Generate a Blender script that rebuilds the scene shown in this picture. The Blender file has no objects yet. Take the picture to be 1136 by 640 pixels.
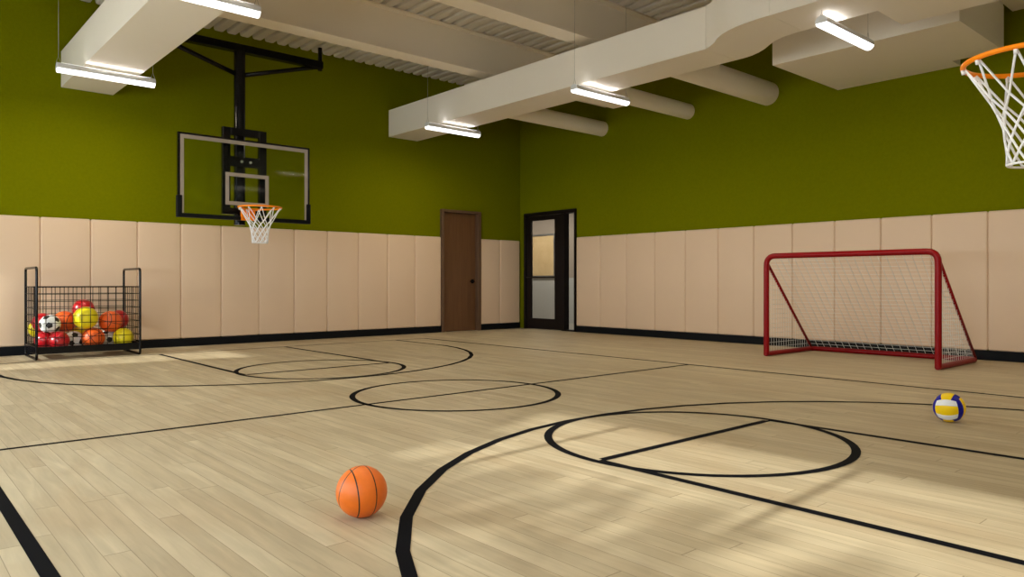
import bpy, bmesh, math, random
from mathutils import Vector, Matrix, Euler, noise
PI = math.pi
C = bpy.context.scene.collection
SC = bpy.context.scene
# ------------------------------------------------------------------ camera
TH = math.radians(48.638)                 # world X runs along the left wall, Y along the right wall
cam_d = bpy.data.cameras.new('camera'); cam = bpy.data.objects.new('camera', cam_d); C.objects.link(cam)
cam_d.sensor_fit = 'HORIZONTAL'; cam_d.sensor_width = 36
cam_d.lens = 817.6 / 1136 * 36
cam_d.shift_y = -6.36 / 1136
cam_d.clip_start = .05; cam_d.clip_end = 200
cam.location = (0, 0, 1.0)
cam.rotation_euler = (PI / 2, 0, TH - PI / 2)
SC.camera = cam
# ------------------------------------------------------------------ view, sky, sun
SC.view_settings.view_transform = 'Standard'
SC.view_settings.look = 'None'
SC.view_settings.gamma = 1
SC.view_settings.use_curve_mapping = False
SC.view_settings.exposure = 0.42
SC.cycles.use_denoising = True
SC.cycles.max_bounces = 10
SC.cycles.diffuse_bounces = 6
SC.cycles.transparent_max_bounces = 16
SC.cycles.caustics_reflective = False
SC.cycles.caustics_refractive = False
SKY = 9.5
SUN = 4.6
TUBE = 2.0
LAMP = 22.0                               # watts of each hanging lamp's own downlight
AZ = (1.0, 0.06)
EL = math.radians(23.4)
w = bpy.data.worlds.new('sky'); SC.world = w; w.use_nodes = True
nt = w.node_tree; bg = nt.nodes['Background']
sky = nt.nodes.new('ShaderNodeTexSky'); sky.sky_type = 'PREETHAM'
sd = Vector((-AZ[0] * math.cos(EL), -AZ[1] * math.cos(EL), math.sin(EL))).normalized()
sky.sun_direction = sd; sky.turbidity = 4
mix = nt.nodes.new('ShaderNodeMix'); mix.data_type = 'RGBA'
mix.inputs[0].default_value = .96
nt.links.new(sky.outputs[0], mix.inputs[6]); mix.inputs[7].default_value = (.90, .98, 1.06, 1)
nt.links.new(mix.outputs[2], bg.inputs[0]); bg.inputs[1].default_value = SKY
sun_d = bpy.data.lights.new('sun', 'SUN'); sun = bpy.data.objects.new('sun', sun_d); C.objects.link(sun)
sun_d.energy = SUN; sun_d.angle = math.radians(.55); sun_d.color = (1, .96, .87)
sun.rotation_euler = (-sd).to_track_quat('-Z', 'Y').to_euler(); sun.location = (-8, 0, 6)
WX = -2.8                                  # window wall
def portal(y, wy, z, hz):
    d = bpy.data.lights.new('window_portal', 'AREA'); o = bpy.data.objects.new('window_portal', d); C.objects.link(o)
    d.shape = 'RECTANGLE'; d.size = hz; d.size_y = wy; d.cycles.is_portal = True
    o.location = (WX - .12, y, z); o.rotation_euler = (0, -PI / 2, 0)
portal(5.64, 12.5, 1.95, 2.1)
# ------------------------------------------------------------------ mesh helpers
def new(): return bmesh.new()
def box(bm, x0, x1, y0, y1, z0, z1, bev=0, seg=2, mi=0):
    r = bmesh.ops.create_cube(bm, size=1)
    for v in r['verts']:
        v.co = Vector((x0 + (v.co.x + .5) * (x1 - x0), y0 + (v.co.y + .5) * (y1 - y0), z0 + (v.co.z + .5) * (z1 - z0)))
    fs = set(f for v in r['verts'] for f in v.link_faces)
    for f in fs: f.material_index = mi
    if bev:
        es = list(set(e for v in r['verts'] for e in v.link_edges))
        bmesh.ops.bevel(bm, geom=es, offset=bev, segments=seg, profile=.5, affect='EDGES', clamp_overlap=True)
    return bm
def tube(bm, pts, r, n=10, closed=False, cap=True, rot0=0):
    pts = [Vector(p) for p in pts]; N = len(pts)
    def tan(i):
        if closed: return (pts[(i + 1) % N] - pts[(i - 1) % N]).normalized()
        if i == 0: return (pts[1] - pts[0]).normalized()
        if i == N - 1: return (pts[-1] - pts[-2]).normalized()
        return ((pts[i + 1] - pts[i]).normalized() + (pts[i] - pts[i - 1]).normalized()).normalized()
    t = tan(0); a = Vector((0, 0, 1)) if abs(t.z) < .9 else Vector((0, 1, 0))
    u = t.cross(a).normalized(); rings = []
    for i in range(N):
        t = tan(i); u = (u - t * u.dot(t)).normalized(); v = t.cross(u)
        rr = r[i] if isinstance(r, (list, tuple)) else r
        if n == 4 and rot0 == 0: ph = PI / 4
        else: ph = rot0
        rings.append([bm.verts.new(pts[i] + (u * math.cos(ph + 2 * PI * k / n) + v * math.sin(ph + 2 * PI * k / n)) * rr) for k in range(n)])
    for i in range(N if closed else N - 1):
        A, B = rings[i], rings[(i + 1) % N]
        for k in range(n):
            f = bm.faces.new((A[k], A[(k + 1) % n], B[(k + 1) % n], B[k])); f.smooth = n > 4
    if cap and not closed:
        bm.faces.new(rings[0][::-1]); bm.faces.new(rings[-1])
    return bm
def prism(bm, poly, z0, z1):
    lo = [bm.verts.new((x, y, z0)) for x, y in poly]; hi = [bm.verts.new((x, y, z1)) for x, y in poly]
    n = len(poly)
    bm.faces.new(lo); bm.faces.new(hi)
    for i in range(n): bm.faces.new((lo[i], lo[(i + 1) % n], hi[(i + 1) % n], hi[i]))
    return bm
def xprism(bm, prof, a0, a1, axis='x'):
    """extrude a closed (p,q) profile along x (p=y,q=z) or y (p=x,q=z)"""
    mk = (lambda a, p, q: (a, p, q)) if axis == 'x' else (lambda a, p, q: (p, a, q))
    A = [bm.verts.new(mk(a0, *p)) for p in prof]; B = [bm.verts.new(mk(a1, *p)) for p in prof]
    n = len(prof); bm.faces.new(A); bm.faces.new(B)
    for i in range(n): bm.faces.new((A[i], A[(i + 1) % n], B[(i + 1) % n], B[i]))
    return bm
def strip_ring(bm, cx, cy, r0, r1, a0, a1, step, z):
    n = max(1, round(abs(a1 - a0) / step)); P = []
    for i in range(n + 1):
        a = math.radians(a0 + (a1 - a0) * i / n)
        P.append((bm.verts.new((cx + r0 * math.cos(a), cy + r0 * math.sin(a), z)), bm.verts.new((cx + r1 * math.cos(a), cy + r1 * math.sin(a), z))))
    for i in range(n): bm.faces.new((P[i][0], P[i][1], P[i + 1][1], P[i + 1][0]))
def root_of(o):
    while o.parent: o = o.parent
    return o
def obj(name, bm, m, parent=None, origin=None, smooth=False, autos=None):
    bmesh.ops.recalc_face_normals(bm, faces=bm.faces[:])
    org = Vector(root_of(parent).location) if parent else Vector(origin or (0, 0, 0))
    for v in bm.verts: v.co -= org
    me = bpy.data.meshes.new(name)
    if smooth:
        for f in bm.faces: f.smooth = True
    if autos:
        for f in bm.faces: f.smooth = True
        for e in bm.edges:
            if len(e.link_faces) == 2 and e.calc_face_angle(0) > math.radians(autos): e.smooth = False
    bm.to_mesh(me); bm.free()
    o = bpy.data.objects.new(name, me); C.objects.link(o)
    for q in (m if isinstance(m, (list, tuple)) else [m]): me.materials.append(q)
    if parent: o.parent = parent
    else: o.location = org
    return o
def tag(o, label=None, cat=None, group=None, kind=None):
    if label: o['label'] = label
    if cat: o['category'] = cat
    if group: o['group'] = group
    if kind: o['kind'] = kind
    return o
def thing(name, label, cat, loc, group=None):
    o = bpy.data.objects.new(name, None); C.objects.link(o); o.location = loc; o.empty_display_size = .1
    return tag(o, label, cat, group)
def copy_tree(o, parent=None):
    c = o.copy(); C.objects.link(c)
    if parent: c.parent = parent
    for ch in [q for q in bpy.data.objects if q.parent == o]: copy_tree(ch, c)
    return c
# ------------------------------------------------------------------ materials
class NT:
    def __init__(s, name):
        s.m = bpy.data.materials.new(name); s.m.use_nodes = True; s.t = s.m.node_tree
        s.b = s.t.nodes['Principled BSDF']; s.out = s.t.nodes['Material Output']
    def n(s, typ, **k):
        q = s.t.nodes.new('ShaderNode' + typ)
        for a, v in k.items(): setattr(q, a, v)
        return q
    def put(s, sock, v):
        if isinstance(v, bpy.types.NodeSocket): s.t.links.new(v, sock)
        else: sock.default_value = v
    def math(s, op, a, b=0, c=0):
        q = s.n('Math', operation=op); s.put(q.inputs[0], a); s.put(q.inputs[1], b); s.put(q.inputs[2], c); return q.outputs[0]
    def mixc(s, f, a, b):
        q = s.n('Mix', data_type='RGBA'); s.put(q.inputs[0], f); s.put(q.inputs[6], a); s.put(q.inputs[7], b); return q.outputs[2]
    def dot(s, v, n):
        q = s.n('VectorMath', operation='DOT_PRODUCT'); s.put(q.inputs[0], v); q.inputs[1].default_value = n; return q.outputs['Value']
    def ocoord(s): return s.n('TexCoord').outputs['Object']
    def bump(s, h, st, dist=.01):
        q = s.n('Bump'); q.inputs['Strength'].default_value = st; q.inputs['Distance'].default_value = dist
        s.put(q.inputs['Height'], h); s.put(s.b.inputs['Normal'], q.outputs[0])
    def fin(s, col=None, rough=.5, metal=0, spec=.5, coat=0):
        if col is not None: s.put(s.b.inputs['Base Color'], col)
        s.put(s.b.inputs['Roughness'], rough); s.b.inputs['Metallic'].default_value = metal
        s.b.inputs['Specular IOR Level'].default_value = spec; s.b.inputs['Coat Weight'].default_value = coat
        return s.m
def c4(c): return (c[0], c[1], c[2], 1)
def plain(name, col, rough=.5, metal=0, spec=.5, coat=0, var=.06, scale=6, bump=0, bscale=200):
    s = NT(name); co = s.ocoord()
    n = s.n('TexNoise'); n.inputs['Scale'].default_value = scale; n.inputs['Detail'].default_value = 3; s.put(n.inputs['Vector'], co)
    a = tuple(x * (1 - var) for x in col); b = tuple(min(1, x * (1 + var)) for x in col)
    col_ = s.mixc(n.outputs[0], c4(a), c4(b))
    if bump:
        n2 = s.n('TexNoise'); n2.inputs['Scale'].default_value = bscale; s.put(n2.inputs['Vector'], co); s.bump(n2.outputs[0], bump, .002)
    return s.fin(col_, rough, metal, spec, coat)
def emit(name, col, st, base=(.9, .9, .9)):
    s = NT(name); s.b.inputs['Emission Color'].default_value = c4(col); s.b.inputs['Emission Strength'].default_value = st
    return s.fin(c4(base), .4)
def glass(name, tint=(.95, .97, .97), refl=1.0):
    s = NT(name); t = s.n('BsdfTransparent'); t.inputs[0].default_value = c4(tint)
    g = s.n('BsdfGlossy'); g.inputs['Roughness'].default_value = .03
    f = s.n('LayerWeight'); f.inputs[0].default_value = .5
    fr = s.math('ADD', .02, s.math('MULTIPLY', s.math('POWER', f.outputs['Facing'], 5), .5))
    mx = s.n('MixShader'); s.put(mx.inputs[0], s.math('MULTIPLY', fr, refl)); s.t.links.new(t.outputs[0], mx.inputs[1]); s.t.links.new(g.outputs[0], mx.inputs[2])
    s.t.links.new(mx.outputs[0], s.out.inputs[0]); return s.m
def floor_mat():
    s = NT('maple_planks'); co = s.ocoord(); sp = s.n('SeparateXYZ'); s.put(sp.inputs[0], co)
    W = .094; L = 1.7
    px = s.math('DIVIDE', sp.outputs[0], W); ix = s.math('FLOOR', px); fx = s.math('FRACT', px)
    w1 = s.n('TexWhiteNoise', noise_dimensions='1D'); s.put(w1.inputs['W'], ix)
    py = s.math('ADD', s.math('DIVIDE', sp.outputs[1], L), s.math('MULTIPLY', w1.outputs[0], 7.3))
    iy = s.math('FLOOR', py); fy = s.math('FRACT', py)
    cb = s.n('CombineXYZ'); s.put(cb.inputs[0], ix); s.put(cb.inputs[1], iy)
    w2 = s.n('TexWhiteNoise', noise_dimensions='2D'); s.put(w2.inputs['Vector'], cb.outputs[0])
    rnd = w2.outputs[0]
    # grain, stretched along the plank, offset per plank
    off = s.n('CombineXYZ'); s.put(off.inputs[2], s.math('MULTIPLY', rnd, 40.0))
    add = s.n('VectorMath', operation='ADD'); s.put(add.inputs[0], co); s.put(add.inputs[1], off.outputs[0])
    mp = s.n('Mapping'); s.put(mp.inputs[0], add.outputs[0]); mp.inputs['Scale'].default_value = (14, 1.2, 1)
    n = s.n('TexNoise'); n.inputs['Scale'].default_value = 1.6; n.inputs['Detail'].default_value = 6; n.inputs['Distortion'].default_value = .6; s.put(n.inputs['Vector'], mp.outputs[0])
    mp2 = s.n('Mapping'); s.put(mp2.inputs[0], add.outputs[0]); mp2.inputs['Scale'].default_value = (3.5, .9, 1)
    n2 = s.n('TexNoise'); n2.inputs['Scale'].default_value = 1.5; n2.inputs['Detail'].default_value = 3; s.put(n2.inputs['Vector'], mp2.outputs[0])
    r = s.n('ValToRGB'); cr = r.color_ramp
    cr.elements[0].position = 0; cr.elements[0].color = (.435, .350, .228, 1)
    cr.elements[1].position = 1; cr.elements[1].color = (.600, .512, .358, 1)
    e = cr.elements.new(.35); e.color = (.485, .398, .264, 1)
    e = cr.elements.new(.7); e.color = (.550, .462, .314, 1)
    t = s.math('ADD', s.math('MULTIPLY', rnd, .5), s.math('MULTIPLY', s.math('SUBTRACT', n2.outputs[0], .3), .9))
    s.put(r.inputs[0], t)
    gr = s.n('MapRange'); s.put(gr.inputs[0], n.outputs[0]); gr.inputs[1].default_value = .3; gr.inputs[2].default_value = .7; gr.inputs[3].default_value = .84; gr.inputs[4].default_value = 1.09
    col = s.n('Mix', data_type='RGBA', blend_type='MULTIPLY'); col.inputs[0].default_value = 1
    s.put(col.inputs[6], r.outputs[0]); cg = s.n('CombineColor')
    for k in range(3): s.put(cg.inputs[k], gr.outputs[0])
    s.put(col.inputs[7], cg.outputs[0])
    big = s.n('TexNoise'); big.inputs['Scale'].default_value = 1.1; big.inputs['Detail'].default_value = 4; big.inputs['Distortion'].default_value = .8
    mp3 = s.n('Mapping'); s.put(mp3.inputs[0], co); mp3.inputs['Scale'].default_value = (1.6, .8, 1); s.put(big.inputs['Vector'], mp3.outputs[0])
    tr = s.n('MapRange'); s.put(tr.inputs[0], big.outputs[0]); tr.inputs[1].default_value = .50; tr.inputs[2].default_value = .72; tr.inputs[3].default_value = 0; tr.inputs[4].default_value = .42
    # seams
    ex = s.math('MINIMUM', fx, s.math('SUBTRACT', 1, fx)); ey = s.math('MINIMUM', fy, s.math('SUBTRACT', 1, fy))
    sx = s.math('LESS_THAN', ex, .014); sy = s.math('LESS_THAN', ey, .0013)
    seam = s.math('MAXIMUM', sx, sy)
    c2 = s.mixc(s.math('MULTIPLY', seam, .62), s.mixc(tr.outputs[0], col.outputs[2], (.40, .285, .165, 1)), (.13, .09, .05, 1))
    s.bump(s.math('SUBTRACT', 1, seam), .15, .001)
    rg = s.math('ADD', .40, s.math('MULTIPLY', n2.outputs[0], .12))
    return s.fin(c2, rg, 0, .28)
def wood_mat(name, a, b, axis_scale=(14, 14, .9), rough=.5):
    s = NT(name); mp = s.n('Mapping'); s.put(mp.inputs[0], s.ocoord()); mp.inputs['Scale'].default_value = axis_scale
    n = s.n('TexNoise'); n.inputs['Scale'].default_value = 1.3; n.inputs['Detail'].default_value = 7; n.inputs['Distortion'].default_value = .4; s.put(n.inputs['Vector'], mp.outputs[0])
    return s.fin(s.mixc(n.outputs[0], c4(a), c4(b)), rough)
def green_mat():
    s = NT('olive_wall_paint'); co = s.ocoord()
    n = s.n('TexNoise'); n.inputs['Scale'].default_value = 26; n.inputs['Detail'].default_value = 5; s.put(n.inputs['Vector'], co)
    n2 = s.n('TexVoronoi'); n2.inputs['Scale'].default_value = 45; s.put(n2.inputs['Vector'], co)
    s.bump(n2.outputs[0], .2, .003)
    return s.fin(s.mixc(n.outputs[0], (.135, .150, .0012, 1), (.170, .182, .002, 1)), .9, 0, .0)
def basketball_mat(name, seams, base, wdt=.017):
    s = NT(name); g = s.n('TexCoord'); nr = s.n('VectorMath', operation='NORMALIZE'); s.put(nr.inputs[0], g.outputs['Object'])
    acc = None
    for nn, d in seams:
        q = s.math('ABSOLUTE', s.math('SUBTRACT', s.dot(nr.outputs[0], nn), d)); acc = q if acc is None else s.math('MINIMUM', acc, q)
    line = s.math('LESS_THAN', acc, wdt)
    v = s.n('TexVoronoi'); v.inputs['Scale'].default_value = 60; s.put(v.inputs['Vector'], nr.outputs[0])
    n = s.n('TexNoise'); n.inputs['Scale'].default_value = 4; s.put(n.inputs['Vector'], nr.outputs[0])
    b = s.mixc(n.outputs[0], c4(base), c4(tuple(x * .85 for x in base)))
    s.bump(v.outputs[0], .25, .002)
    return s.fin(s.mixc(line, b, (.012, .008, .006, 1)), .42, 0, .5)
def volleyball_mat():
    s = NT('volleyball_panels'); g = s.n('TexCoord'); sp = s.n('SeparateXYZ'); s.put(sp.inputs[0], g.outputs['Object'])
    x, y, z = sp.outputs; ab = lambda q: s.math('ABSOLUTE', q)
    ax, ay, az = ab(x), ab(y), ab(z)
    # face choice by dominant axis; faces rounded slightly by comparing against scaled axes
    isx = s.math('MULTIPLY', s.math('GREATER_THAN', ax, ay), s.math('GREATER_THAN', ax, az))
    isz = s.math('MULTIPLY', s.math('GREATER_THAN', az, ay), s.math('GREATER_THAN', az, ax))
    rx = s.math('DIVIDE', az, ax); rz = s.math('DIVIDE', ay, az); ry = s.math('DIVIDE', ax, ay)
    Y = (1.0, .68, .004, 1); B = (.001, .002, .33, 1); Wc = (.93, .95, 1.0, 1)
    fx = s.mixc(s.math('LESS_THAN', rx, .36), Wc, Y)
    fz = s.mixc(s.math('LESS_THAN', rz, .42), B, Y)
    fy = s.mixc(s.math('LESS_THAN', ry, .36), B, Y)
    c = s.mixc(isx, s.mixc(isz, fy, fz), fx)
    return s.fin(c, .45, 0, .25)
def two_tone_wall(name, c_up, c_lo, z):  # plain two-tone paint, upper and lower colour split by height
    s = NT(name); sp = s.n('SeparateXYZ'); s.put(sp.inputs[0], s.ocoord())
    return s.fin(s.mixc(s.math('GREATER_THAN', sp.outputs[2], z), c4(c_lo), c4(c_up)), .5)

M = {}
M['floor'] = floor_mat()
M['green'] = green_mat()
M['line'] = plain('black_floor_paint', (.004, .0045, .007), .65, spec=.03)
M['pad'] = plain('cream_vinyl', (.73, .555, .41), .45, spec=.22, var=.03, scale=2, bump=.08, bscale=9)
M['base'] = plain('black_rubber', (.005, .006, .008), .6, spec=.12)
M['deck'] = plain('painted_steel_deck', (.66, .62, .56), .6, spec=.2, var=.03)
M['beam'] = plain('painted_beam', (.87, .80, .70), .55, spec=.2, var=.02, scale=1)
M['duct'] = plain('painted_duct', (.84, .79, .72), .5, spec=.2, var=.02, scale=1)
M['walnut'] = wood_mat('walnut_veneer', (.085, .036, .013), (.175, .080, .032))
M['walnut_frame'] = wood_mat('walnut_frame', (.085, .045, .024), (.15, .085, .05))
M['dark_metal'] = plain('dark_bronze_frame', (.008, .005, .005), .45, spec=.2)
M['blackm'] = plain('black_powder_coat', (.003, .003, .004), .22, spec=.22, var=.1)
M['steel'] = plain('brushed_steel', (.5, .5, .5), .3, metal=1)
M['glass'] = glass('window_glass')
M['bbglass'] = glass('backboard_glass', (.90, .93, .90), .14)
M['tape'] = plain('shaded_white_border', (.36, .31, .27), .5, var=.02)  # white border, its shade put into a grey-beige colour
M['rim'] = plain('orange_rim_paint', (.95, .26, .004), .4, spec=.2, var=.03)
M['cord'] = plain('white_net_cord', (.88, .88, .92), .7, var=.04)
M['gnet'] = plain('white_goal_net', (.78, .78, .76), .7, var=.04)
M['red'] = plain('red_powder_coat', (.25, .0015, .004), .35, spec=.18, var=.06)
M['housing'] = plain('light_housing', (.72, .74, .78), .35, var=.02)
M['tube'] = emit('lit_diffuser', (1, .985, .97), TUBE)
M['uplight'] = emit('uplight_strip', (1, .985, .96), TUBE * 1.0)
M['wire'] = plain('steel_wire', (.42, .40, .36), .4, metal=.6)
M['plaster'] = plain('corridor_plaster', (.36, .33, .29), .7)
M['white_paint'] = plain('window_wall_paint', (.62, .60, .54), .6)
M['ground'] = plain('bounce_paving', (.56, .52, .46), .9, var=.3, scale=3)  # unseen paving, made pale to bounce sunlight up to the ceiling
M['leaf'] = plain('tree_leaf', (.07, .13, .03), .6, var=.3)
M['bark'] = plain('tree_bark', (.10, .07, .05), .8, var=.3)

# ------------------------------------------------------------------ room shell
YW, XW, YB = 12.15, 10.94, -1.45           # painted wall faces; pads stand .05 proud of them
ZC = 5.11
fl = new(); box(fl, WX - .2, XW + .16, YB - .2, YW + .16, -.12, 0)
floor = tag(obj('floor', fl, M['floor']), 'light maple plank sports floor with black court lines', kind='structure')
wl = new()
box(wl, WX - .2, 8.80, YW, YW + .2, -.1, ZC + .12); box(wl, 9.72, XW + .2, YW, YW + .2, -.1, ZC + .12)
box(wl, 8.80, 9.72, YW, YW + .2, 2.455, ZC + .12)
box(wl, 8.80, 9.72, YW + .12, YW + .2, -.1, 2.455)
tag(obj('wall_left', wl, M['green']), kind='structure')
wr = new()
box(wr, XW, XW + .16, 11.97, YW, 0, ZC + .12); box(wr, XW, XW + .16, YB - .2, 10.43, 0, ZC + .12)
box(wr, XW, XW + .16, 10.43, 11.97, 2.50, ZC + .12)
tag(obj('wall_right', wr, M['green']), kind='structure')
wb = new(); box(wb, WX - .2, XW + .16, YB - .2, YB, 0, ZC + .12)
tag(obj('wall_back', wb, M['white_paint']), kind='structure')  # unseen wall, given pale paint to lessen the green bounce
edges = [-.29 + 1.6 * k for k in range(8)] + [11.9]
ZS, ZH = .90, 3.02
wf = new()
box(wf, WX - .2, WX, YB, YW, 0, ZS); box(wf, WX - .2, WX, YB, YW, ZH, ZC + .12)
box(wf, WX - .2, WX, YB, edges[0], ZS, ZH); box(wf, WX - .2, WX, edges[-1], YW, ZS, ZH)
tag(obj('wall_front', wf, M['white_paint']), kind='structure')
for i in range(len(edges) - 1):
    a, b = edges[i], edges[i + 1]
    e = thing('window_%d' % (i + 1), None, None, (WX - .1, (a + b) / 2, ZS)); tag(e, kind='structure')
    f = new(); t = .03
    box(f, WX - .14, WX - .06, a, a + t, ZS, ZH); box(f, WX - .14, WX - .06, b - t, b, ZS, ZH)
    box(f, WX - .14, WX - .06, a + t, b - t, ZS, ZS + t); box(f, WX - .14, WX - .06, a + t, b - t, ZH - t, ZH)
    obj('window_frame', f, M['dark_metal'], e)
    p = new(); box(p, WX - .103, WX - .097, a + t, b - t, ZS + t, ZH - t); obj('pane', p, M['glass'], e)
# ceiling: ribbed steel deck, ribs along Y
ck = new(); per = .213; x = WX; prof = []
while x < XW - .001:
    for dx, dz in ((0, .10), (.030, .10), (.032, .030), (.044, .007), (.065, 0), (.155, 0), (.180, .007), (.194, .030), (.196, .09)):
        if x + dx < XW: prof.append((x + dx, ZC - .02 + dz))
    x += per
prof.append((XW, ZC + .055))
A = [ck.verts.new((p, YB, q)) for p, q in prof]; B = [ck.verts.new((p, YW, q)) for p, q in prof]
for i in range(len(prof) - 1): ck.faces.new((A[i], A[i + 1], B[i + 1], B[i]))
box(ck, WX - .2, XW + .16, YB - .2, YW + .2, ZC + .12, ZC + .3)
tag(obj('ceiling', ck, M['deck'], autos=35), kind='structure')
# baseboards
bb = new(); box(bb, WX, 8.755, YW - .055, YW, 0, .122, .004); tag(obj('baseboard_left', bb, M['base']), kind='structure')
bb = new(); box(bb, 9.77, XW - .055, YW - .055, YW, 0, .122, .004); tag(obj('baseboard_corner', bb, M['base']), kind='structure')
bb = new(); box(bb, XW - .055, XW, YB, 10.395, 0, .122, .004); tag(obj('baseboard_right', bb, M['base']), kind='structure')

# court lines: painted marks, children of the floor
Z1 = .0012; H = .0275; XL, XR, XM = .478, 7.576, 4.022; YN, YF, YM = -.325, 10.985, 5.33
def line(name, rects=(), arcs=()):
    b = new()
    for (x0, x1, y0, y1) in rects:
        b.faces.new([b.verts.new(p) for p in ((x0, y0, Z1), (x1, y0, Z1), (x1, y1, Z1), (x0, y1, Z1))])
    for a in arcs: strip_ring(b, *a, Z1)
    o = obj(name, b, M['line'], floor); return o
line('sideline', [(XL - H, XL + H, YN - H, YF + H)]); line('sideline', [(XR - H, XR + H, YN - H, YF + H)])
line('baseline', [(XL + H, XR - H, YF - H * .8, YF + H * .8)]); line('baseline', [(XL + H, XR - H, YN - H, YN + H)])
Z1 = .0016
line('centre_line', [(XL + H, XR - H, YM - H * .8, YM + H * .8)])
line('centre_circle', (), [(XM, YM, .893, .945, 0, 360, 5)])
RL = 2.9
for yb, yf, yr, sgn, a0 in ((YF, 7.918, 9.86, -1, 180), (YN, 2.787, .80, 1, 0)):
    b = 2.915 + H
    Z1 = .0020
    line('three_point_line', [(XM - b - H, XM - b + H, min(yr, yb), max(yr, yb)), (XM + b - H, XM + b + H, min(yr, yb), max(yr, yb))],
         [(XM, yr, b - H, b + H, a0, a0 + 180, 7.83)])
    Z1 = .0024
    hw = .917
    line('lane_line', [(XM - hw - H, XM - hw + H, min(yb, yf), max(yb, yf)), (XM + hw - H, XM + hw + H, min(yb, yf), max(yb, yf))])
    line('free_throw_line', [(XM - hw + H, XM + hw - H, yf - H, yf + H)])
    Z1 = .0028
    line('free_throw_circle', (), [(XM, yf, .918, .970, 0, 360, 5)])

# ------------------------------------------------------------------ wooden door
d1 = thing('door_1', 'dark walnut veneer door in a walnut frame, in the left wall', None, (9.26, 12.12, 0)); tag(d1, kind='structure')
b = new(); box(b, 8.755, 8.815, YW - .075, YW + .10, 0, 2.49, .004); box(b, 9.685, 9.77, YW - .075, YW + .10, 0, 2.49, .004); box(b, 8.815, 9.685, YW - .075, YW + .10, 2.435, 2.49, .004)
obj('door_frame', b, M['walnut_frame'], d1)
b = new(); box(b, 8.818, 9.682, YW + .02, YW + .07, .006, 2.432, .002); leaf = obj('door_leaf', b, M['walnut'], d1)
b = new(); tube(b, [(9.60, YW + .02, 1.03), (9.60, YW + .0, 1.03)], .042, 20); tube(b, [(9.60, YW + .005, 1.03), (9.60, YW - .045, 1.03)], .011, 12)
tube(b, [(9.608, YW - .045, 1.03), (9.56, YW - .047, 1.03), (9.50, YW - .043, 1.028)], .012, 12)
obj('door_handle', b, M['blackm'], d1)
# ------------------------------------------------------------------ glazed door with sidelight, right wall
d2 = thing('door_2', 'dark bronze framed glass door with a narrow sidelight, in the right wall by the corner', None, (10.9, 11.2, 0)); tag(d2, kind='structure')
x0, x1 = XW - .055, XW + .10
b = new(); box(b, x0, x1, 11.915, 11.975, 0, 2.515, .003); box(b, x0, x1, 10.425, 11.915, 2.44, 2.515, .003); box(b, x0, x1, 10.425, 10.455, 0, 2.44, .003)
box(b, x0 + .01, x1, 10.74, 10.83, 0, 2.44, .003); box(b, x0 + .02, x1 - .02, 10.455, 10.74, 0, .028); obj('door_frame', b, M['dark_metal'], d2)
b = new(); xa, xb = XW - .03, XW + .02
box(b, xa, xb, 11.77, 11.91, .008, 2.435, .003); box(b, xa, xb, 10.835, 11.04, .008, 2.435, .003)
box(b, xa, xb, 11.04, 11.77, 2.34, 2.435, .003); box(b, xa, xb, 11.04, 11.77, .008, .235, .003)
obj('door_leaf', b, M['dark_metal'], d2)
b = new(); box(b, XW - .008, XW - .002, 11.04, 11.77, .235, 2.34); obj('door_pane', b, M['glass'], d2)
b = new(); box(b, XW + .03, XW + .036, 10.455, 10.74, .028, 2.44); obj('sidelight_pane', b, M['glass'], d2)
b = new(); tube(b, [(XW - .075, 11.86, 1.12), (XW - .075, 11.0, 1.12)], .014, 10)
for yy in (11.82, 11.0): tube(b, [(XW - .075, yy, 1.12), (XW - .03, yy, 1.12)], .011, 8)
obj('push_bar', b, M['dark_metal'], d2)
# corridor behind the glass
XC = 13.1
b = new(); box(b, XW + .16, XC + .2, 9.2, 16.0, -.12, 0); tag(obj('floor_corridor', b, plain('corridor_floor', (.30, .27, .23), .4)), kind='structure')
b = new(); box(b, XC, XC + .2, 9.2, 16.0, 0, 2.9); tag(obj('wall_corridor', b, two_tone_wall('corridor_two_tone', (.30, .24, .19), (.42, .405, .38), 1.12)), kind='structure')
b = new(); box(b, XW + .16, XC, 9.0, 9.2, 0, 2.9); box(b, XW + .16, XC, 16.0, 16.2, 0, 2.9); box(b, XW + .0, XW + .16, YW + .2, 16.0, 0, 2.9)
tag(obj('wall_corridor_end', b, M['plaster']), kind='structure')
b = new(); box(b, XW + .16, XC + .2, 9.0, 16.2, 2.9, 3.0); tag(obj('ceiling_corridor', b, M['plaster']), kind='structure')
cb = thing('notice_board', 'pale wooden notice board on the corridor wall, seen through the glass door', 'notice board', (XC - .03, 13.63, 1.14))
b = new(); box(b, XC - .04, XC - .005, 13.24, 14.02, 1.18, 2.20, .004); obj('board_panel', b, wood_mat('birch_panel', (.50, .33, .15), (.68, .50, .27), (1.5, 3, 3)), cb)
b = new(); box(b, XC - .05, XC - .002, 13.2, 14.06, 2.20, 2.24); box(b, XC - .05, XC - .002, 13.2, 14.06, 1.14, 1.18); box(b, XC - .05, XC - .002, 13.2, 13.24, 1.18, 2.20); box(b, XC - .05, XC - .002, 14.02, 14.06, 1.18, 2.20)
obj('board_frame', b, M['steel'], cb)
cl = bpy.data.lights.new('corridor_light', 'AREA'); clo = bpy.data.objects.new('corridor_light', cl); C.objects.link(clo); cl.shape = 'RECTANGLE'; cl.size = .3; cl.size_y = 4
cl.energy = 55; cl.color = (1, .93, .82); clo.location = (12.0, 12.9, 2.88)  # area light added to brighten the corridor, no fixture there

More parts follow.
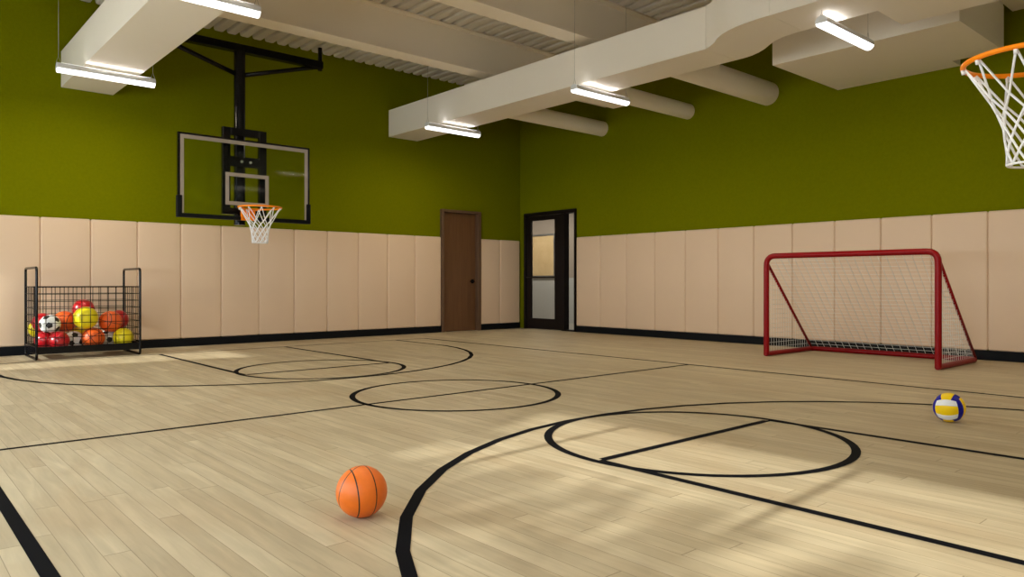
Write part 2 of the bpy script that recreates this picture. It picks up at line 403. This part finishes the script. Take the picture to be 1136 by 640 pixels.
# ------------------------------------------------------------------ wall pads
def pad(along, a, b, idx, label, grp):
    g = .0006; bm = new(); th = .05; z0, z1 = .124, 1.925
    if along == 'x': box(bm, a + g, b - g, YW - th, YW, z0, z1)
    else: box(bm, XW - th, XW, a + g, b - g, z0, z1)
    # cushioned front: inset then round over
    bmesh.ops.bevel(bm, geom=bm.edges[:], offset=.026, segments=5, profile=.5, affect='EDGES', clamp_overlap=True)
    org = ((a + b) / 2, YW, z0) if along == 'x' else (XW, (a + b) / 2, z0)
    tag(obj('wall_pad', bm, M['pad'], None, org, autos=50), label, 'wall pad', grp)
ORD = ['first', 'second', 'third', 'fourth', 'fifth', 'sixth', 'seventh', 'eighth', 'ninth', 'tenth', 'eleventh', 'twelfth', 'thirteenth', 'fourteenth', 'fifteenth', 'sixteenth', 'seventeenth', 'eighteenth', 'nineteenth']
extra = {10: ', behind the ball cart', 11: ', behind the cart', 8: ', under the basketball backboard'}
k = 0; b_ = 8.755
while b_ > -.7:
    a_ = b_ - .6267
    pad('x', a_, b_, k, 'cream left-wall pad, %s left of the wooden door' % ORD[k] + extra.get(k, ''), 'wall pads on the left wall'); b_ = a_; k += 1
pad('x', 9.77, 10.316, 0, 'cream vinyl wall pad just right of the wooden door', 'wall pads between the two doors')
pad('x', 10.316, 10.888, 0, 'cream vinyl wall pad in the corner, beside the glass door', 'wall pads between the two doors')
b_ = 10.395; k = 0; nxt = [9.75 - .6667 * i for i in range(17)]
for a_ in nxt:
    if a_ < YB + .02: break
    lab = 'cream right-wall pad, %s right of the glass door' % ORD[k]
    if 6 <= k <= 9: lab += ', behind the goal'
    pad('y', a_, b_, k, lab, 'wall pads on the right wall'); b_ = a_; k += 1

# ------------------------------------------------------------------ ceiling beams
BY = [9.50, 7.22, 4.94, 2.66, .38]
lab = ['cream painted steel ceiling beam nearest the left wall, above the basketball backboard', 'cream painted steel ceiling beam, second from the left wall',
       'cream painted steel ceiling beam, third from the left wall', 'cream painted steel ceiling beam, fourth from the left wall', 'cream painted steel ceiling beam, fifth from the left wall']
for y, l in zip(BY, lab):
    b = new(); zb, zt = 4.44, ZC - .022; hw = .16; t = .022; wt = .008
    pr = [(y - hw, zb), (y + hw, zb), (y + hw, zb + t), (y + wt, zb + t), (y + wt, zt - t), (y + hw * .8, zt - t), (y + hw * .8, zt), (y - hw * .8, zt), (y - hw * .8, zt - t), (y - wt, zt - t), (y - wt, zb + t), (y - hw, zb + t)]
    xprism(b, pr, WX + .002, XW - .002)
    tag(obj('ceiling_beam', b, M['beam'], None, (4, y, zb)), l, 'ceiling beam', 'ceiling beams')

# ------------------------------------------------------------------ ductwork
Z0, ZT = 3.79, 4.30
md = thing('main_duct', 'large cream rectangular air duct with an offset bend, carrying round side pipes', 'air duct', (7.9, 12.1, Z0))
b = new(); prism(b, [(7.55, YW - .004), (7.55, 8.6), (8.205, 8.6), (8.205, YW - .004)], Z0, ZT); obj('duct_section', b, M['duct'], md)
b = new(); prism(b, [(7.55, 8.597), (7.55, 5.08), (8.215, 5.08), (8.205, 8.597)], Z0, ZT); obj('duct_section', b, M['duct'], md)
L = [(7.548, 5.076), (7.50, 4.98), (7.42, 4.87), (7.32, 4.77), (7.24, 4.66), (7.18, 4.54), (7.14, 4.42), (7.115, 4.30), (7.10, 4.15), (7.10, 4.0)]
Rr = [(7.81, 4.0), (7.815, 4.12), (7.84, 4.25), (7.89, 4.37), (7.97, 4.48), (8.07, 4.60), (8.15, 4.73), (8.195, 4.85), (8.213, 4.96), (8.215, 5.076)]
b = new(); prism(b, L + Rr, Z0, ZT); o = obj('offset_bend', b, M['duct'], md, autos=30)
b = new(); prism(b, [(7.10, 3.997), (7.10, -1.0), (7.81, -1.0), (7.81, 3.997)], Z0, ZT); obj('duct_section', b, M['duct'], md)
b = new(); box(b, 7.811, 8.425, 1.6, 3.195, Z0, ZT); obj('branch_collar', b, M['duct'], md)
ld = new(); prism(ld, [(2.12, YW - .004), (2.12, 4.6), (2.79, 4.6), (2.79, YW - .004)], Z0, ZT)
ldt = thing('branch_duct', 'large cream rectangular air duct at the upper left of the ceiling', 'air duct', (2.4, 12.1, Z0))
obj('duct_section', ld, M['duct'], ldt)
b = new(); prism(b, [(2.12, 4.597), (2.12, -1.0), (2.66, -1.0), (2.66, 4.3), (2.79, 4.597)], Z0, ZT); obj('duct_section', b, M['duct'], ldt)
# air handling unit box hung by the right wall
b = new(); prism(b, [(9.045, 5.05), (10.935, 5.05), (10.935, 3.41), (10.62, 3.41), (10.62, 2.83), (9.045, 2.83)], 3.88, 4.43); box(b, 9.05, 10.615, 2.835, 4.76, 4.43, 4.72)
tag(obj('air_handler', b, M['duct'], None, (9.9, 4, 3.88)), 'big cream rectangular air handler box hung below the ceiling against the right wall', 'air handler')
# round branch pipes to the right wall
for y, r, z, l, boot in ((9.72, .145, 4.03, 'thin cream round duct pipe into the right wall, nearest the corner', None),
                   (7.71, .135, 4.02, 'thinnest cream round duct pipe into the right wall, middle of the three', (8.217, 9.07, 7.60, 7.83, 3.80, 4.17)),
                   (6.18, .185, 4.04, 'thickest cream round duct pipe into the right wall, nearest the air handler', (8.217, 9.25, 5.985, 6.375, 4.05, 4.27))):
    t = thing('round_duct', l, 'duct pipe', (9.5, y, z), 'round duct pipes')
    b = new(); tube(b, [(8.218, y, z), (XW - .003, y, z)], r, 40); obj('pipe', b, M['duct'], t, autos=40)
    if boot: b = new(); box(b, *boot, .004); obj('duct_boot', b, M['duct'], t)

# ------------------------------------------------------------------ suspended linear lights
def lightfix(loc, label):
    L_ = 1.13; h = L_ / 2; t = thing('linear_light', label, 'ceiling light', loc, 'suspended linear lights'); x, y, z = loc
    R_ = .064
    top = [(R_ * math.cos(a), R_ * .95 * math.sin(a) + .012) for a in [math.radians(q) for q in range(-15, 196, 15)]]
    dif = [(R_ * math.cos(a) * .98, R_ * .95 * math.sin(a) + .010) for a in [math.radians(q) for q in range(195, 346, 15)]]
    b = new(); xprism(b, [(y + p, z + q) for p, q in top], x - h, x + h); 
    hb = obj('housing', b, M['housing'], t, autos=40)
    b = new(); xprism(b, [(y + p, z + q) for p, q in dif], x - h + .004, x + h - .004); obj('diffuser', b, M['tube'], t, autos=40)
    b = new(); box(b, x - h + .05, x + h - .05, y - .012, y + .012, z + .066, z + .0738); obj('uplight_lens', b, M['uplight'], t)
    for sx in (-1, 1):
        px = x + sx * (h - .02); b = new(); tube(b, [(px, y, z + (.15 if not (x > 7.85 and y < 5 and sx < 0) else .115)), (px, y, ZC - .02 if not (x > 7.85 and y < 5 and sx < 0) else 3.789)], .0024, 6)
        tube(b, [(px - .025, y, z + .07), (px, y, z + (.15 if not (x > 7.85 and y < 5 and sx < 0) else .115)), (px + .025, y, z + .07)], .003, 5, cap=False)
        wl_ = obj('hanging_wire', b, M['wire'], t)
    ld_ = bpy.data.lights.new('lamp_downlight', 'AREA'); lo = bpy.data.objects.new('lamp_downlight', ld_); C.objects.link(lo)
    ld_.shape = 'RECTANGLE'; ld_.size = L_ - .04; ld_.size_y = .07; ld_.energy = LAMP; ld_.color = (1, .86, .63)
    lo.parent = t; lo.location = (0, 0, -.0535)
    lu_ = bpy.data.lights.new('lamp_uplight', 'AREA'); lu = bpy.data.objects.new('lamp_uplight', lu_); C.objects.link(lu)
    lu_.shape = 'RECTANGLE'; lu_.size = L_ - .2; lu_.size_y = .02; lu_.energy = LAMP * .035; lu_.color = (1, .96, .92)
    lu.parent = t; lu.location = (0, 0, .0755); lu.rotation_euler = (PI, 0, 0)
    return t
lightfix((2.36, 10.56, 3.655), 'lit tube light hung at the end of the upper left duct, by the left wall')
lightfix((2.36, 7.10, 3.655), 'lit tube light at the top edge, left of the basketball pole')
lightfix((2.36, 3.6, 3.655), 'lit tube light under the upper left duct, overhead'); lightfix((2.36, .15, 3.655), 'lit tube light under the upper left duct, behind the viewer')
lightfix((7.74, 10.34, 3.655), 'lit tube light under the end of the main duct, nearest the room corner')
lightfix((7.88, 7.03, 3.655), 'lit tube light under the middle of the main duct, beside the round pipes')
lightfix((7.90, 3.56, 3.655), 'lit tube light under the main duct, in front of the air handler box'); lightfix((7.9, .1, 3.655), 'lit tube light under the main duct, behind the viewer')

# ------------------------------------------------------------------ basketball hoop
HX = 4.02
hp = thing('basketball_hoop', 'black ceiling-hung basketball hoop with glass backboard by the left wall', 'basketball hoop', (HX, 10.43, 1.8), 'basketball hoops')
b = new(); tube(b, [(HX, 10.43, 1.82), (HX, 10.43, 4.33)], .078, 32); pole = obj('pole', b, M['blackm'], hp, autos=40)
b = new(); box(b, HX - 1.215, HX + 1.27, 10.375, 10.485, 4.275, 4.385, .006); obj('ceiling_bar', b, M['blackm'], hp)
for sx in (-1, 1):
    b = new(); tube(b, [(HX + sx * 1.2, 10.43, 4.30), (HX + sx * .05, 10.43, 3.96)], .032, 12); obj('brace', b, M['blackm'], hp)
b = new(); tube(b, [(HX + 1.24, 10.43, 4.25), (HX + 1.24, 10.43, 4.60)], .032, 12); obj('hanger', b, M['blackm'], hp)
b = new(); tube(b, [(HX - 1.185, 10.43, 4.36), (HX - 1.185, 10.43, ZC - .02)], .028, 12); obj('hanger', b, M['blackm'], hp)
b = new(); ya, yb = 10.225, 10.295
box(b, HX - .31, HX - .205, ya, yb, 1.95, 3.155, .005); box(b, HX + .205, HX + .31, ya, yb, 1.95, 3.155, .005)
box(b, HX - .205, HX + .205, ya, yb, 3.05, 3.155, .005); box(b, HX - .205, HX + .205, ya, yb, 2.62, 2.76, .005); box(b, HX - .205, HX + .205, ya, yb, 1.95, 2.04, .005)
box(b, HX - .09, HX + .09, yb, 10.38, 2.64, 2.74); box(b, HX - .09, HX + .09, yb, 10.38, 1.96, 2.03)
fr = obj('support_frame', b, M['blackm'], hp)
for sx in (-.05, .075):
    b = new(); tube(b, [(HX + sx, ya - .012, 2.69), (HX + sx, ya, 2.69)], .018, 10); obj('bolt', b, M['steel'], fr)
# backboard
X0, X1, ZB0, ZB1 = HX - .925, HX + .925, 1.885, 2.985; yf, yk = 10.14, 10.165
b = new(); box(b, X0 + .02, X1 - .02, yf + .004, yk - .004, ZB0 + .02, ZB1 - .02); bd = obj('backboard', b, M['bbglass'], hp)
b = new(); t = .026
box(b, X0, X0 + t, yf - .006, yk + .02, ZB0, ZB1, .003); box(b, X1 - t, X1, yf - .006, yk + .02, ZB0, ZB1, .003)
box(b, X0 + t, X1 - t, yf - .006, yk + .02, ZB1 - t, ZB1, .003); box(b, X0 + t, X1 - t, yf - .006, yk + .02, ZB0, ZB0 + t, .003)
obj('backboard_frame', b, M['blackm'], hp)
def border(x0, x1, z0, z1, t, bottom=True):
    b = new(); y0, y1 = yf + .001, yf + .0035
    box(b, x0, x0 + t, y0, y1, z0, z1); box(b, x1 - t, x1, y0, y1, z0, z1); box(b, x0 + t, x1 - t, y0, y1, z1 - t, z1)
    if bottom: box(b, x0 + t, x1 - t, y0, y1, z0, z0 + t)
    return b
obj('border_stripe', border(X0 + t, X1 - t, ZB0 + .02, ZB1 - t, .05, False), M['tape'], bd)
obj('target_square', border(HX - .305, HX + .305, 2.07, 2.515, .05), M['tape'], bd)
b = new(); 
box(b, X0 - .012, X1 + .012, yf - .022, yk + .03, ZB0 - .02, ZB0 + .035, .01, 3)
for sx, xx in ((-1, X0), (1, X1)):
    xa, xb_ = (xx - .012, xx + .05) if sx < 0 else (xx - .05, xx + .012)
    box(b, xa, xb_, yf - .022, yk + .03, ZB0 + .0, ZB0 + .27, .01, 3)
obj('edge_padding', b, M['base'], hp)
# rim and net
RX, RY, RZ, RR = HX, 9.712, 2.014, .275
b = new(); tube(b, [(RX + RR * math.cos(2 * PI * i / 64), RY + RR * math.sin(2 * PI * i / 64), RZ) for i in range(64)], .012, 12, closed=True)
rim = obj('rim', b, M['rim'], hp)
b = new(); box(b, RX - .10, RX + .10, yf - .025, yf - .001, 1.865, RZ + .012, .004)
box(b, RX - .075, RX + .075, RY + RR + .0, yf - .02, RZ - .013, RZ + .002, .003)
for sx in (-1, 1):
    tube(b, [(RX + sx * .085, yf - .025, 1.89), (RX + sx * .05, RY + RR + .03, RZ - .01)], .010, 8)
    tube(b, [(RX + sx * .085, yf - .02, RZ - .005), (RX + sx * .17, RY + RR * .80, RZ)], .009, 8)
obj('rim_bracket', b, M['rim'], rim)
def rnet(b, n=10):
    prf = [(0, .270), (.06, .235), (.12, .200), (.19, .160), (.26, .128), (.32, .113), (.385, .107), (.45, .103), (.48, .102)]
    lv = [0, .17, .235, .30, .36, .42, .475]
    def R(z):
        for (a, ra), (c_, rb) in zip(prf, prf[1:]):
            if z <= c_: return ra + (rb - ra) * (z - a) / (c_ - a)
        return prf[-1][1]
    def P(i, j):   # node j at level i
        a = 2 * PI * (j + .5 * (i % 2)) / n; r = R(lv[i]); return Vector((RX + r * math.cos(a), RY + r * math.sin(a), RZ - lv[i] - .008))
    for j in range(n):
        for d in (0, 1):
            pts = []
            # a strand zigzags: starts at hook j, goes to right/left neighbour at each level
            pos = float(j)
            for i in range(len(lv)):
                a = 2 * PI * pos / n; r = R(lv[i]); pts.append(Vector((RX + r * math.cos(a), RY + r * math.sin(a), RZ - lv[i] - (0 if i else .004))))
                pos += .5 if d else -.5
            fine = []
            for q in range(len(pts) - 1):
                fine += [pts[q], pts[q].lerp(pts[q + 1], .5)]
            fine.append(pts[-1]); tube(b, fine, .0055, 5)
        a = 2 * PI * j / n
        tube(b, [(RX + (RR + .0) * math.cos(a), RY + RR * math.sin(a), RZ - .010), (RX + (RR - .004) * math.cos(a), RY + (RR - .004) * math.sin(a), RZ - .03)], .009, 6)
    r = R(.475)
    tube(b, [(RX + r * math.cos(2 * PI * i / (2 * n)), RY + r * math.sin(2 * PI * i / (2 * n)), RZ - .475) for i in range(2 * n)], .0055, 5, closed=True)
    return b
obj('net', rnet(new()), M['cord'], rim)
h2 = copy_tree(hp); h2.location = (HX * 1.0 - .03, 10.658 - 10.43, 1.8); h2.rotation_euler = (0, 0, PI)
h2['label'] = 'nearest basketball hoop, orange rim and white net cut off by the right edge'

# ------------------------------------------------------------------ goal
gx, gxb, gy0, gy1, gz = 9.245, 10.53, 3.11, 5.25, 1.362
g = thing('soccer_goal', 'red tubular goal with white net in front of the right wall pads', 'goal', (9.9, 4.18, 0))
def rounded(pts, r, seg=6):
    out = [Vector(pts[0])]
    for i in range(1, len(pts) - 1):
        p = Vector(pts[i]); a = (Vector(pts[i - 1]) - p).normalized(); c_ = (Vector(pts[i + 1]) - p).normalized()
        for k in range(seg + 1):
            t = k / seg; out.append(p + a * r * (1 - t) ** 2 + c_ * r * t ** 2)
    out.append(Vector(pts[-1])); return out
b = new(); tube(b, rounded([(gx, gy0, .03), (gx, gy0, gz), (gx, gy1, gz), (gx, gy1, .03)], .13), .037, 20); obj('front_frame', b, M['red'], g, autos=50)
b = new(); tube(b, rounded([(gx - .02, gy0, .033), (gxb, gy0, .033), (gxb, gy1, .033), (gx - .02, gy1, .033)], .08), .033, 16); obj('base_frame', b, M['red'], g, autos=50)
for y in (gy0, gy1):
    b = new(); tube(b, [(gx, y, 1.29), (gxb - .02, y, .05)], .019, 12); obj('brace', b, M['red'], g)
    b = new(); rr = .0022; zt_, x_b = 1.29, gxb - .02
    N = 19
    for i in range(1, N):
        x = gx + (x_b - gx) * i / N; tube(b, [(x, y, .05), (x, y, .05 + (zt_ - .05) * (1 - i / N))], rr, 4)
    for i in range(1, N):
        z = .05 + (zt_ - .05) * i / N; tube(b, [(gx, y, z), (gx + (x_b - gx) * (1 - i / N), y, z)], rr, 4)
    obj('side_net', b, M['gnet'], g)
b = new(); N = 22
for i in range(1, N):
    y = gy0 + (gy1 - gy0) * i / N; tube(b, [(gx, y, gz - .02), (gxb, y, .06)], .0027, 4)
N = 27
for i in range(0, N + 1):
    t = i / N; tube(b, [(gx + (gxb - gx) * t, gy0, gz - .02 + (.06 - gz + .02) * t), (gx + (gxb - gx) * t, gy1, gz - .02 + (.06 - gz + .02) * t)], .0027, 4)
obj('back_net', b, M['gnet'], g)

# ------------------------------------------------------------------ ball cart
cx0, cx1, cy0, cy1 = 1.665, 2.885, 11.085, 11.935
ct = thing('ball_cart', 'black wire mesh ball cart full of balls by the left wall', 'ball cart', ((cx0 + cx1) / 2, (cy0 + cy1) / 2, 0))
for x in (cx0, cx1):
    b = new(); pts = [(x, cy0 + .06, .016), (x, cy0, .016), (x, cy0, 1.195), (x, cy1, 1.195), (x, cy1, .016), (x, cy0 + .06, .016)]
    tube(b, rounded(pts, .05), .016, 12); obj('side_frame', b, M['blackm'], ct, autos=60)
zb, zt = .10, .945; wr_ = .0045
def panel(p, q, n, m, name):
    b = new(); p = Vector(p); q = Vector(q)
    for i in range(n + 1):
        a = p.lerp(q, i / n); tube(b, [(a.x, a.y, zb), (a.x, a.y, zt)], wr_, 6)
    for j in range(m + 1):
        z = zb + (zt - zb) * j / m; tube(b, [(p.x, p.y, z), (q.x, q.y, z)], .008 if j == m else wr_, 6)
    obj(name, b, M['blackm'], ct)
panel((cx0, cy0, 0), (cx1, cy0, 0), 12, 9, 'wire_panel'); panel((cx0, cy1, 0), (cx1, cy1, 0), 12, 9, 'wire_panel')
panel((cx0, cy0, 0), (cx0, cy1, 0), 8, 9, 'wire_panel'); panel((cx1, cy0, 0), (cx1, cy1, 0), 8, 9, 'wire_panel')
b = new()
for i in range(25):
    x = cx0 + (cx1 - cx0) * i / 24; tube(b, [(x, cy0, zb), (x, cy1, zb)], .004, 6)
for j in range(9):
    y = cy0 + (cy1 - cy0) * j / 8; tube(b, [(cx0, y, zb), (cx1, y, zb)], .004, 6)
for y in (cy0, cy1): box(b, cx0, cx1, y - .008, y + .008, zb - .02, zb + .075, .003)
for x in (cx0, cx1): box(b, x - .008, x + .008, cy0, cy1, zb - .02, zb + .075, .003)
obj('basket_floor', b, M['blackm'], ct)

# ------------------------------------------------------------------ balls
def sphere_mesh(name, mats, sub=5):
    bm = new(); bmesh.ops.create_icosphere(bm, subdivisions=sub, radius=1)
    for f in bm.faces: f.smooth = True
    me = bpy.data.meshes.new(name); bm.to_mesh(me); bm.free(); me.materials.append(mats); return me
def soccer_mesh():
    bm = new(); bmesh.ops.create_icosphere(bm, subdivisions=1, radius=1)
    bmesh.ops.bevel(bm, geom=bm.verts[:], offset=33.333, offset_type='PERCENT', segments=1, affect='VERTICES')
    for f in bm.faces: f.material_index = 1 if len(f.verts) == 5 else 0
    bmesh.ops.poke(bm, faces=bm.faces[:])
    bmesh.ops.subdivide_edges(bm, edges=bm.edges[:], cuts=3, use_grid_fill=True)
    for v in bm.verts: v.co.normalize()
    for f in bm.faces: f.smooth = True
    me = bpy.data.meshes.new('soccer_ball'); bm.to_mesh(me); bm.free()
    me.materials.append(plain('white_ball_leather', (.80, .82, .82), .35, var=.02)); me.materials.append(plain('black_ball_leather', (.012, .012, .014), .35)); return me
FL = basketball_mat('bright_basketball', [((.297, -.932, -.209), -.281), ((.965, -.247, .084), -.361), ((.998, -.068, .011), .156)], (.88, .180, .010), .024)
GEN = basketball_mat('orange_basketball', [((1, 0, 0), 0), ((0, 1, 0), 0), ((0, .0, 1), .55), ((0, 0, 1), -.55)], (.80, .115, .012), .025)
ME = {'floorball': sphere_mesh('basketball', FL), 'basketball': sphere_mesh('basketball', GEN, 4), 'volleyball': sphere_mesh('volleyball', volleyball_mat()),
      'red': sphere_mesh('playground_ball', plain('red_rubber', (.42, .006, .012), .28, spec=.55), 4), 'yellow': sphere_mesh('playground_ball', plain('yellow_rubber', (.80, .66, .012), .38, spec=.4), 4),
      'soccer_ball': soccer_mesh()}
def ball(kind, name, loc, r, label, cat, grp=None, rot=(0, 0, 0)):
    o = bpy.data.objects.new(name, ME[kind]); C.objects.link(o); o.location = loc; o.scale = (r, r, r); o.rotation_euler = rot
    return tag(o, label, cat, grp)
ball('floorball', 'basketball', (1.60, 2.79, .108), .108, 'bright orange basketball with black seams lying alone on the open floor', 'basketball')
ball('volleyball', 'volleyball', (5.86, 1.90, .104), .104, 'blue, yellow and white volleyball lying on the floor at right', 'volleyball', None, (math.radians(-3), math.radians(-6), math.radians(6)))
CART = [
    # each ball of the pile: kind, name, place, radius, label, category, turn
    ('red', 'playground_ball', (2.281, 11.535, 0.633), 0.139, 'shiny red rubber ball on the very top of the pile in the cart', 'rubber ball', (0.7, 1.6, 1.1)),
    ('yellow', 'playground_ball', (2.250, 11.244, 0.527), 0.151, 'large yellow rubber ball in the upper middle of the cart, below the topmost red ball', 'rubber ball', (1.8, 1.9, 0.2)),
    ('soccer_ball', 'soccer_ball', (1.846, 11.301, 0.454), 0.124, 'black and white soccer ball near the top left of the cart', 'soccer ball', (0.0, 2.5, 0.8)),
    ('red', 'playground_ball', (1.809, 11.554, 0.464), 0.132, 'red rubber ball half hidden behind the upper left soccer ball', 'rubber ball', (0.7, 3.0, 1.4)),
    ('basketball', 'basketball', (2.072, 11.629, 0.470), 0.142, 'orange basketball in the cart between the upper soccer ball and large yellow ball', 'basketball', (2.5, 1.4, 1.9)),
    ('red', 'playground_ball', (1.810, 11.435, 0.239), 0.123, 'bright red rubber ball at the bottom left corner of the cart', 'rubber ball', (0.5, 1.9, 2.6)),
    ('red', 'playground_ball', (1.934, 11.219, 0.236), 0.126, 'dark red rubber ball at the bottom front, below the upper left soccer ball', 'rubber ball', (1.6, 2.2, 2.0)),
    ('soccer_ball', 'soccer_ball', (2.147, 11.431, 0.225), 0.119, 'black and white soccer ball at the cart bottom, left of the lower basketball', 'soccer ball', (0.2, 2.3, 1.8)),
    ('yellow', 'playground_ball', (2.246, 11.681, 0.262), 0.125, 'yellow rubber ball mostly hidden behind the bottom left soccer ball', 'rubber ball', (0.9, 0.1, 2.6)),
    ('basketball', 'basketball', (2.342, 11.258, 0.249), 0.143, 'orange basketball at the bottom front middle of the cart', 'basketball', (1.4, 2.2, 2.6)),
    ('soccer_ball', 'soccer_ball', (2.559, 11.452, 0.223), 0.118, 'black and white soccer ball at the cart bottom, between the basketball and right yellow ball', 'soccer ball', (2.1, 2.8, 1.2)),
    ('basketball', 'basketball', (2.574, 11.343, 0.463), 0.146, 'orange basketball in the upper right of the cart pile', 'basketball', (2.4, 1.3, 2.8)),
    ('red', 'playground_ball', (2.727, 11.579, 0.476), 0.136, 'red rubber ball behind the upper right basketball in the cart', 'rubber ball', (2.6, 0.3, 0.4)),
    ('yellow', 'playground_ball', (2.711, 11.251, 0.242), 0.131, 'yellow rubber ball at the bottom right of the cart', 'rubber ball', (0.7, 2.9, 1.3)),
    ('yellow', 'playground_ball', (1.790, 11.808, 0.370), 0.119, 'yellow rubber ball at the far left back of the cart', 'rubber ball', (1.9, 0.9, 1.5)),
    ('red', 'playground_ball', (2.717, 11.632, 0.225), 0.121, 'red rubber ball low at the back right of the cart, behind the yellow ball', 'rubber ball', (1.2, 1.1, 1.8)),
]
for (kind, name, loc, r, label, cat, rot) in CART: ball(kind, name, loc, r, label, cat, 'balls in the wire cart', rot)

# ------------------------------------------------------------------ outside the windows: pale ground added for bounce, trees placed to dapple or block the sun
b = new(); box(b, -40, WX - .2, -30, 40, -.3, -.12); tag(obj('ground', b, M['ground']), kind='structure')
rnd = random.Random(5)
def tree(x, y, zc, rx, ry, rz, n, size, label):
    t = thing('tree', label, 'tree', (x, y, -.12), 'trees outside the windows')
    b = new()
    tube(b, [(x, y, -.12), (x + .05, y, zc - rz * .3), (x, y + .1, zc + rz * .5)], [.22, .14, .05], 10); obj('trunk', b, M['bark'], t)
    b = new()
    for i in range(n):
        while True:
            p = Vector((rnd.uniform(-1, 1), rnd.uniform(-1, 1), rnd.uniform(-1, 1)))
            if p.length < 1: break
        c_ = Vector((x + p.x * rx, y + p.y * ry, zc + p.z * rz)); s_ = size * rnd.uniform(.6, 1.3)
        R_ = Euler((rnd.uniform(0, 6), rnd.uniform(0, 6), rnd.uniform(0, 6))).to_matrix()
        b.faces.new([b.verts.new(c_ + R_ @ Vector(q)) for q in ((-s_, 0, 0), (0, -s_ * .45, .03), (s_, 0, 0), (0, s_ * .45, .03))])
    obj('foliage', b, M['leaf'], t)
tree(-11.6, 1.2, 5.15, 1.0, 2.2, 1.0, 900, .17, 'thin young leafy tree outside the windows')
tree(-9.0, 2.6, 3.2, 1.0, 1.35, 1.5, 1500, .16, 'low bushy tree added outside the windows to shade the floor')  # unseen, added to keep sun off the near left floor
tree(-13.6, 4.7, 5.0, 1.1, 2.9, 3.2, 5600, .22, 'broad dense tree outside the middle windows')
tree(-11.0, 7.6, 4.4, 1.1, 1.9, 2.9, 3600, .22, 'rounded dense tree outside the far windows')
tree(-13.6, 10.9, 4.4, 1.0, 2.2, 2.4, 1000, .18, 'sparse leafy tree outside the last window')
